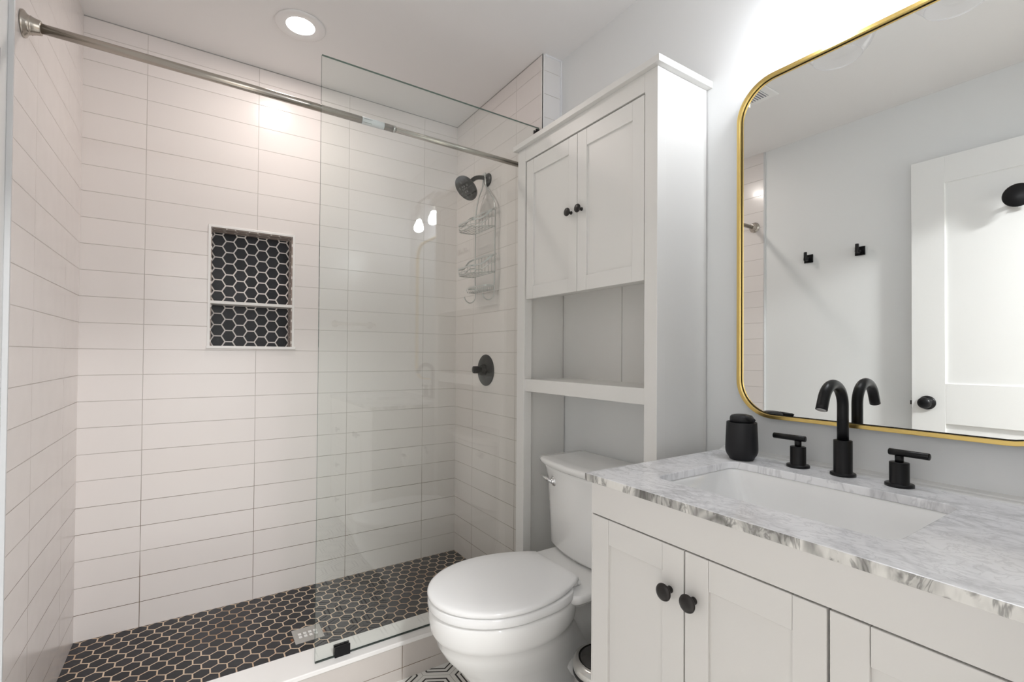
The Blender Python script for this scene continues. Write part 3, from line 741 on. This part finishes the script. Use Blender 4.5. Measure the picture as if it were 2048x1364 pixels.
bm = B(); lathe(bm, [(0.0078, 0.050), (0.0078, 0.066)], (hx, 0.6057, TOP), (0, 0, 1), 20); hl.part('handle_stem', bm, M['black'])
def lever(name, x, y, dy0, dy1, dxy, T):
    bm = B(); d = Vector((dxy, 1, 0)).normalized(); c = Vector((x, y, TOP+0.0725))
    a, b = c + d*dy0, c + d*dy1
    L = (b-a).length; r = 0.0072
    lathe(bm, [(0, 0), (r-0.001, 0.0), (r, 0.001), (r, L-0.001), (r-0.001, L), (0, L)], a, b-a, 24); T.part(name, bm, M['black'])
lever('lever', hx, 0.6057, -0.018, 0.060, -0.05, hl)
hr = Thing('faucet_handle', 'black lever sink handle right of the spout, above the right end of the sink', 'faucet handle', (hx, 0.3967, TOP), group='lever handles of the sink faucet')
bm = B(); base(bm, hx, 0.3967, 0.0262, 0.0055, 0.0178, 0.0520); hr.part('handle_base', bm, M['black'])
bm = B(); lathe(bm, [(0.0078, 0.050), (0.0078, 0.066)], (hx, 0.3967, TOP), (0, 0, 1), 20); hr.part('handle_stem', bm, M['black'])
lever('lever', hx, 0.3967, -0.053, 0.019, 0.06, hr)

# soap dispenser
sx, sy = 1.2400, 0.7340
so = Thing('soap_dispenser', 'matte black soap dispenser bottle on the marble by the mirror corner', 'soap dispenser', (sx, sy, TOP))
bm = B(); lathe(bm, [(0, 0), (0.0285, 0), (0.0305, 0.002), (0.0325, 0.007), (0.0375, 0.0135), (0.0405, 0.022), (0.0410, 0.030), (0.0400, 0.060), (0.0382, 0.100), (0.0378, 0.1015), (0.0362, 0.1015), (0.0355, 0.099), (0.0, 0.099)], (sx, sy, TOP), (0, 0, 1), 48); so.part('bottle', bm, M['rubber'])
bm = B(); lathe(bm, [(0.0298, 0.098), (0.0298, 0.110), (0.0290, 0.1155), (0.0255, 0.1195), (0.018, 0.1215), (0.0, 0.122)], (sx, sy, TOP), (0, 0, 1), 40); pumpo = so.part('pump_cap', bm, M['rubber'])
nd = Vector((-0.45, -0.89, 0)).normalized(); pc = Vector((sx, sy, TOP+0.1145))
bm = B(); tube(bm, [pc+nd*0.020, pc+nd*0.036, pc+nd*0.050+Vector((0, 0, -0.001)), pc+nd*0.054+Vector((0, 0, -0.003))], [0.0075, 0.0055, 0.0050, 0.0045], 14); so.part('nozzle', bm, M['rubber'])

# ================================================================== MIRROR
mr = Thing('wall_mirror', 'large rounded rectangle wall mirror in a thin gold frame over the sink', 'mirror', (XW, 0.458, 0.989))
MY0, MY1, MZ0, MZ1, MR_ = 0.133, 0.7900, 0.9882, 1.9390, 0.104
mcy, mcz, mhy, mhz = (MY0+MY1)/2, (MZ0+MZ1)/2, (MY1-MY0)/2, (MZ1-MZ0)/2
def mo(inset): return rrect(mcy, mcz, mhy-inset, mhz-inset, MR_-inset, 14)
bm = B(); frame_ring(bm, mo(0), mo(0.0095), 'YZ', 1.3075, XW); mr.part('frame', bm, M['gold'], bevel=0.0008)
bm = B(); frame_ring(bm, mo(0.0096), mo(0.0125), 'YZ', 1.3188, XW-0.002); mr.part('frame_groove', bm, M['groove'], label='black groove between frame and glass')
bm = B(); prism(bm, mo(0.0118), 'YZ', 1.3180, 1.3230); mr.part('mirror_glass', bm, M['mirror'])

# ================================================================== VANITY LIGHT
lt = Thing('vanity_light', 'two-bulb vanity wall light with clear glass globe shades over the mirror', 'wall light', (XW, 0.447, 2.19))
LXc, LY, LZ = 1.246, (0.328, 0.561), 2.185
bm = B(); lathe(bm, [(0, 0), (0.055, 0), (0.056, 0.004), (0.052, 0.016), (0, 0.017)], (XW, 0.447, LZ), (-1, 0, 0), 36); lt.part('backplate', bm, M['nickel'])
bm = B(); tube(bm, [(XW-0.016, 0.447, LZ), (LXc, 0.447, LZ)], 0.008, 14); tube(bm, [(LXc, LY[0]-0.01, LZ), (LXc, LY[1]+0.01, LZ)], 0.007, 14); lt.part('arm', bm, M['nickel'])
for y in LY:
    bm = B(); lathe(bm, [(0, 0.004), (0.012, 0.004), (0.012, -0.018), (0.022, -0.026), (0.024, -0.075), (0.030, -0.082), (0.030, -0.090), (0.014, -0.0905), (0.0135, -0.118)], (LXc, y, LZ), (0, 0, 1), 28)
    lt.part('socket', bm, M['steel'])
    zb = 2.013
    bm = B(); lathe(bm, [(0.0135, 0.052), (0.0145, 0.044), (0.0200, 0.030), (0.0270, 0.016), (0.0300, 0.0), (0.0285, -0.012), (0.0225, -0.023), (0.012, -0.0295), (0, -0.031)], (LXc, y, zb), (0, 0, 1), 24)
    lt.part('bulb', bm, M['bulb'])
    bm = B(); prof = [(0.031, 2.112), (0.040, 2.108), (0.060, 2.094), (0.078, 2.070), (0.087, 2.040), (0.088, 2.015), (0.083, 1.988), (0.071, 1.962), (0.0535, 1.942)]
    lathe(bm, [(r, z) for r, z in prof], (LXc, y, 0), (0, 0, 1), 48, caps=False); lt.part('glass_shade', bm, M['shade'])
    bm = B(); tube(bm, [(LXc+0.0535*math.cos(2*PI*q/48), y+0.0535*math.sin(2*PI*q/48), 1.942) for q in range(48)], 0.0013, 6, closed=True); lt.part('shade_rim', bm, M['shade'])

# ceiling exhaust vent
ve = Thing('exhaust_vent', 'white square ceiling exhaust vent grille reflected in the mirror corner', 'vent', (0.38, 1.365, CEIL))
bm = B(); v0, v1, u0, u1 = 0.24, 0.52, 1.225, 1.505
bx(bm, v0, v1, u0, u1, CEIL-0.008, CEIL); ve.part('vent_frame', bm, M['trim'], bevel=0.003)
bm = B()
for q in range(16): bx(bm, v0+0.035, v1-0.035, u0+0.036+q*0.0134, u0+0.0415+q*0.0134, CEIL-0.0105, CEIL-0.0075)
ve.part('slats', bm, M['trim'])
bm = B(); bx(bm, v0+0.034, v1-0.034, u0+0.034, u1-0.034, CEIL-0.0086, CEIL-0.0079); ve.part('dark_mesh', bm, plain('vent_mesh', (0.22, 0.22, 0.26), 0.9))

# robe hooks
def robe(y, z, label):
    T = Thing('robe_hook', label, 'hook', (XLP, y, z), group='black robe hooks on the left wall')
    bm = B(); bx(bm, XLP, XLP+0.007, y-0.024, y+0.024, z-0.024, z+0.024); T.part('backplate', bm, M['black'], bevel=0.001)
    bm = B(); lathe(bm, [(0.0125, 0), (0.0115, 0.036)], (XLP+0.006, y, z-0.004), (1, 0, 0), 16); T.part('peg', bm, M['black'])
    bm = B(); lathe(bm, [(0, 0), (0.008, 0), (0.0088, 0.001), (0.0088, 0.049), (0.008, 0.050), (0, 0.050)], (XLP+0.043, y, z-0.016), (0, 0, 1), 20); T.part('hook_post', bm, M['black'])
robe(1.375, 1.742, 'small square black robe hook on the left wall, nearer the shower')
robe(1.112, 1.742, 'small square black robe hook on the left wall, nearer the door')

# towel bar on the wall behind the camera (shows only as a reflection)
tb_ = Thing('towel_bar', 'dark towel bar on the wall by the doorway, reflected in the shower glass', 'towel bar', (0.92, YR, 1.365))
bm = B(); tube(bm, [(0.775, YR+0.060, 1.365), (1.062, YR+0.060, 1.365)], 0.011, 14); tb_.part('bar', bm, M['nickel'])
for x in (0.80, 1.04):
    bm = B(); lathe(bm, [(0.024, 0), (0.024, 0.008), (0.009, 0.010), (0.009, 0.060)], (x, YR, 1.365), (0, 1, 0), 20); tb_.part('post', bm, M['nickel'])

# toilet paper holder on the vanity side
tp = Thing('toilet_paper_holder', 'toilet paper roll holder on the vanity side, reflected in the shower glass', 'paper holder', (0.99, VYL, 0.62))
bm = B(); bx(bm, 1.046, 1.090, VYL, VYL+0.008, 0.595, 0.640); tube(bm, [(1.068, VYL+0.006, 0.618), (1.068, 0.894, 0.618)], 0.008, 12); tube(bm, [(1.072, 0.894, 0.618), (0.925, 0.894, 0.618)], 0.008, 12); tp.part('bracket', bm, M['black'], bevel=0.001)
rollT = Thing('toilet_paper_roll', 'white toilet paper roll on the holder beside the vanity, reflected in the glass', 'toilet paper', (0.99, 0.894, 0.556))
bm = B(); lathe(bm, [(0.020, 0), (0.049, 0.0), (0.050, 0.002), (0.050, 0.101), (0.049, 0.103), (0.020, 0.103), (0.020, 0)], (0.940, 0.894, 0.6062), (1, 0, 0), 36, caps=False); rollT.part('paper', bm, M['paper'])

# ================================================================== TOILET
TY = 1.262
tl = Thing('toilet', 'white two-piece elongated toilet with closed lid beneath the shelf cabinet', 'toilet', (0.95, TY, 0))
def egg(xf, xb, hw, z, n=56, p=2.0, back=0.5, cy=TY, sq=2.0):
    """elongated outline: half ellipse in front, squarer behind. xf front tip, xb back"""
    xm = xf + (xb-xf)*back; out = []
    for i in range(n):
        a = 2*PI*i/n; c, s = math.cos(a), math.sin(a)
        if c >= 0:   # front (towards -X)
            x = xm - (xm-xf)*abs(c)**(2/p); y = cy + hw*math.copysign(abs(s)**(2/p), s)
        else:
            x = xm + (xb-xm)*abs(c)**(2/sq); y = cy + hw*math.copysign(abs(s)**(2/sq), s)
        out.append(Vector((x, y, z)))
    return out
bm = B()
loft(bm, [egg(0.712, 1.235, 0.120, 0.000, back=0.4, sq=3.2), egg(0.712, 1.235, 0.121, 0.018, back=0.4, sq=3.2), egg(0.722, 1.225, 0.112, 0.030, back=0.4, sq=3.2),
          egg(0.722, 1.200, 0.106, 0.090, back=0.4, sq=3.0), egg(0.712, 1.180, 0.108, 0.140, back=0.42, sq=2.8), egg(0.690, 1.160, 0.116, 0.180, back=0.46, sq=2.4),
          egg(0.655, 1.120, 0.135, 0.225, back=0.5, sq=2.2), egg(0.618, 1.080, 0.157, 0.268, back=0.5, sq=2.1), egg(0.596, 1.060, 0.170, 0.305, back=0.5), egg(0.590, 1.055, 0.175, 0.328, back=0.5),
          egg(0.584, 1.058, 0.182, 0.334, back=0.5), egg(0.576, 1.062, 0.188, 0.350, back=0.5), egg(0.571, 1.065, 0.192, 0.385, back=0.5), egg(0.573, 1.064, 0.190, 0.400, back=0.5), egg(0.578, 1.062, 0.186, 0.4075, back=0.5), egg(0.590, 1.055, 0.176, 0.4100, back=0.5), egg(0.64, 1.00, 0.13, 0.4102, back=0.5)])
tl.part('bowl', bm, M['porc'])
# rear deck that carries the tank
def rrz(x0, x1, hw, r, z): return [Vector((x, y, z)) for x, y in rrect((x0+x1)/2, TY, (x1-x0)/2, hw, r, 8)]
bm = B(); loft(bm, [rrz(1.06, 1.225, 0.085, 0.03, 0.17), rrz(1.03, 1.27, 0.088, 0.035, 0.28), rrz(0.99, 1.305, 0.105, 0.04, 0.350), rrz(0.96, 1.322, 0.150, 0.045, 0.385), rrz(0.95, 1.326, 0.172, 0.045, 0.402), rrz(0.95, 1.326, 0.172, 0.045, 0.418), rrz(0.955, 1.321, 0.167, 0.042, 0.424)])
tl.part('deck', bm, M['porc'])
# seat ring and lid
def lidout(g, z, xb=1.012): return egg(0.569+g, xb-g*0.3, 0.188-g, z, back=0.50, p=2.0, sq=3.2)
bm = B(); loft(bm, [lidout(0.012, 0.4118), lidout(0.006, 0.4120), lidout(0.001, 0.4150), lidout(0.0, 0.4180), lidout(0.001, 0.4350), lidout(0.004, 0.4385), lidout(0.012, 0.4400)]); tl.part('seat', bm, M['seat'])
def lid_outline(g, z):
    """front ellipse, then tapering straight sides, flat back"""
    pts_ = []
    xf, xm, xb, hw, hb = 0.568+g, 0.790, 1.020-g*0.4, 0.1885-g, 0.118-g
    for i in range(29):
        a = PI/2 - PI*i/28
        pts_.append(Vector((xm - (xm-xf)*math.cos(a), TY + hw*math.sin(a), z)))
    side = []
    for i in range(1, 10):
        t_ = i/9; x = xm + (xb-xm)*t_; side.append((x, hw - (hw-hb)*t_**2.1))
    pts_ += [Vector((x, TY-h, z)) for x, h in side]
    pts_ += [Vector((x, TY+h, z)) for x, h in reversed(side)]
    return pts_
bm = B(); loft(bm, [lid_outline(0.010, 0.4425), lid_outline(0.003, 0.4427), lid_outline(0.0002, 0.4448), lid_outline(0.0, 0.4500), lid_outline(0.002, 0.4545), lid_outline(0.006, 0.4570), lid_outline(0.014, 0.4590), lid_outline(0.05, 0.4602), lid_outline(0.09, 0.4605)]); tl.part('lid', bm, M['seat'])
for sg in (-1, 1):
    yc = TY + sg*0.097
    bm = B(); bx(bm, 1.004, 1.030, yc-0.016, yc+0.016, 0.4245, 0.4415); tube(bm, [(1.024, yc-0.020, 0.4335), (1.024, yc+0.020, 0.4335)], 0.0070, 12); tl.part('hinge', bm, M['seat'], bevel=0.001)
for yy in (-0.05, 0.05):
    bm = B(); bx(bm, 0.606, 0.622, TY+yy-0.010, TY+yy+0.010, 0.4395, 0.4432); tl.part('bumper', bm, M['seat'])
# tank
def tank(xf, hwf, hwb, z, bow):
    out = []
    xb = 1.326; n = 20
    for i in range(n+1):
        u = -1 + 2*i/n
        out.append(Vector((xf - bow*(1-u*u) + 0.004*(abs(u) > 0.97), TY - hwf*u, z)))
    out += [Vector((xf+0.02, TY-hwf-0.002, z)), Vector((xb-0.02, TY-hwb, z)), Vector((xb, TY-hwb+0.01, z)), Vector((xb, TY+hwb-0.01, z)), Vector((xb-0.02, TY+hwb, z)), Vector((xf+0.02, TY+hwf+0.002, z))]
    return out
bm = B(); loft(bm, [tank(1.165, 0.150, 0.150, 0.4262, 0.030), tank(1.152, 0.185, 0.185, 0.434, 0.034), tank(1.146, 0.190, 0.190, 0.446, 0.035), tank(1.141, 0.196, 0.196, 0.60, 0.036), tank(1.138, 0.203, 0.205, 0.695, 0.036), tank(1.134, 0.212, 0.214, 0.725, 0.036), tank(1.132, 0.218, 0.220, 0.7385, 0.036)])
tk = tl.part('tank', bm, M['porc'])
bm = B(); loft(bm, [tank(1.130, 0.220, 0.222, 0.7385, 0.037), tank(1.123, 0.231, 0.232, 0.7440, 0.038), tank(1.120, 0.234, 0.235, 0.7560, 0.038), tank(1.122, 0.232, 0.233, 0.7625, 0.038), tank(1.128, 0.227, 0.228, 0.7660, 0.038), tank(1.16, 0.19, 0.20, 0.7668, 0.030)])
tl.part('tank_lid', bm, M['porc'])
fl_y = 1.395
bm = B(); lathe(bm, [(0, -0.004), (0.0185, -0.004), (0.0185, 0.003), (0.012, 0.006), (0.008, 0.008), (0.008, 0.016), (0, 0.017)], (1.1195, fl_y, 0.688), (-1, 0, 0), 28)
tube(bm, [(1.105, fl_y-0.004, 0.688), (1.102, fl_y+0.02, 0.693), (1.100, fl_y+0.058, 0.702)], [0.006, 0.006, 0.0045], 12); tl.part('flush_lever', bm, M['chrome'], label='chrome flush lever')
# side trapway relief and bolt cap
bm = B()
tube(bm, catmull([(0.90, TY-0.070, 0.30), (0.97, TY-0.088, 0.22), (1.04, TY-0.080, 0.15), (1.10, TY-0.078, 0.10), (1.16, TY-0.070, 0.05)], 6), [0.022+0.016*min(1, q/10) for q in range(25)], 16); tl.part('trapway', bm, M['porc'])
bm = B(); lathe(bm, [(0.014, 0), (0.013, 0.010), (0.008, 0.016), (0, 0.018)], (1.00, TY-0.108, 0.016), (0, 0, 1), 16); tl.part('bolt_cap', bm, M['porc'])

# step bin
bn = Thing('pedal_bin', 'round stainless steel pedal bin between the toilet and the vanity', 'bin', (0.97, 0.983, 0))
bc = (0.970, 0.983)
bm = B(); lathe(bm, [(0, 0.0), (0.083, 0), (0.084, 0.004), (0.084, 0.020), (0.082, 0.022)], (*bc, 0), (0, 0, 1), 40); bn.part('base_ring', bm, M['rubber'])
bm = B(); lathe(bm, [(0.081, 0.020), (0.081, 0.262)], (*bc, 0), (0, 0, 1), 40); bn.part('body', bm, M['steel'])
bm = B(); lathe(bm, [(0.084, 0.260), (0.086, 0.262), (0.086, 0.269), (0.084, 0.271)], (*bc, 0), (0, 0, 1), 40); bn.part('collar', bm, M['rubber'])
bm = B(); lathe(bm, [(0.085, 0.271), (0.086, 0.274), (0.086, 0.286), (0.083, 0.296), (0.074, 0.301), (0.070, 0.3015)], (*bc, 0), (0, 0, 1), 40, caps=False); bn.part('lid_band', bm, M['steel'])
bm = B(); lathe(bm, [(0.071, 0.300), (0.060, 0.303), (0.035, 0.306), (0, 0.307)], (*bc, 0), (0, 0, 1), 40); bn.part('lid', bm, M['binlid'], label='dark domed lid')

# added fill lamp, unseen in the hallway, brightens the room through the doorway
hlp = Thing('hall_fill_light', 'added unseen fill lamp on the hallway ceiling outside the bathroom', 'ceiling light', (0.30, -0.92, CEIL))
bm = B(); lathe(bm, [(0.15, 0), (0.15, 0.02), (0.145, 0.022)], (0.30, -0.92, CEIL), (0, 0, -1), 36); hlp.part('fill_lamp_base', bm, M['trim'])
bm = B(); lathe(bm, [(0.143, 0.021), (0.135, 0.045), (0.10, 0.065), (0.0, 0.072)], (0.30, -0.92, CEIL), (0, 0, -1), 36, caps=False); hlp.part('fill_lamp_shade', bm, M['fillglow'])
area_light('lamp', (0, 0, -0.085), 0.28, HALL_FILL_W, (0.985, 0.985, 0.985), hlp.root)
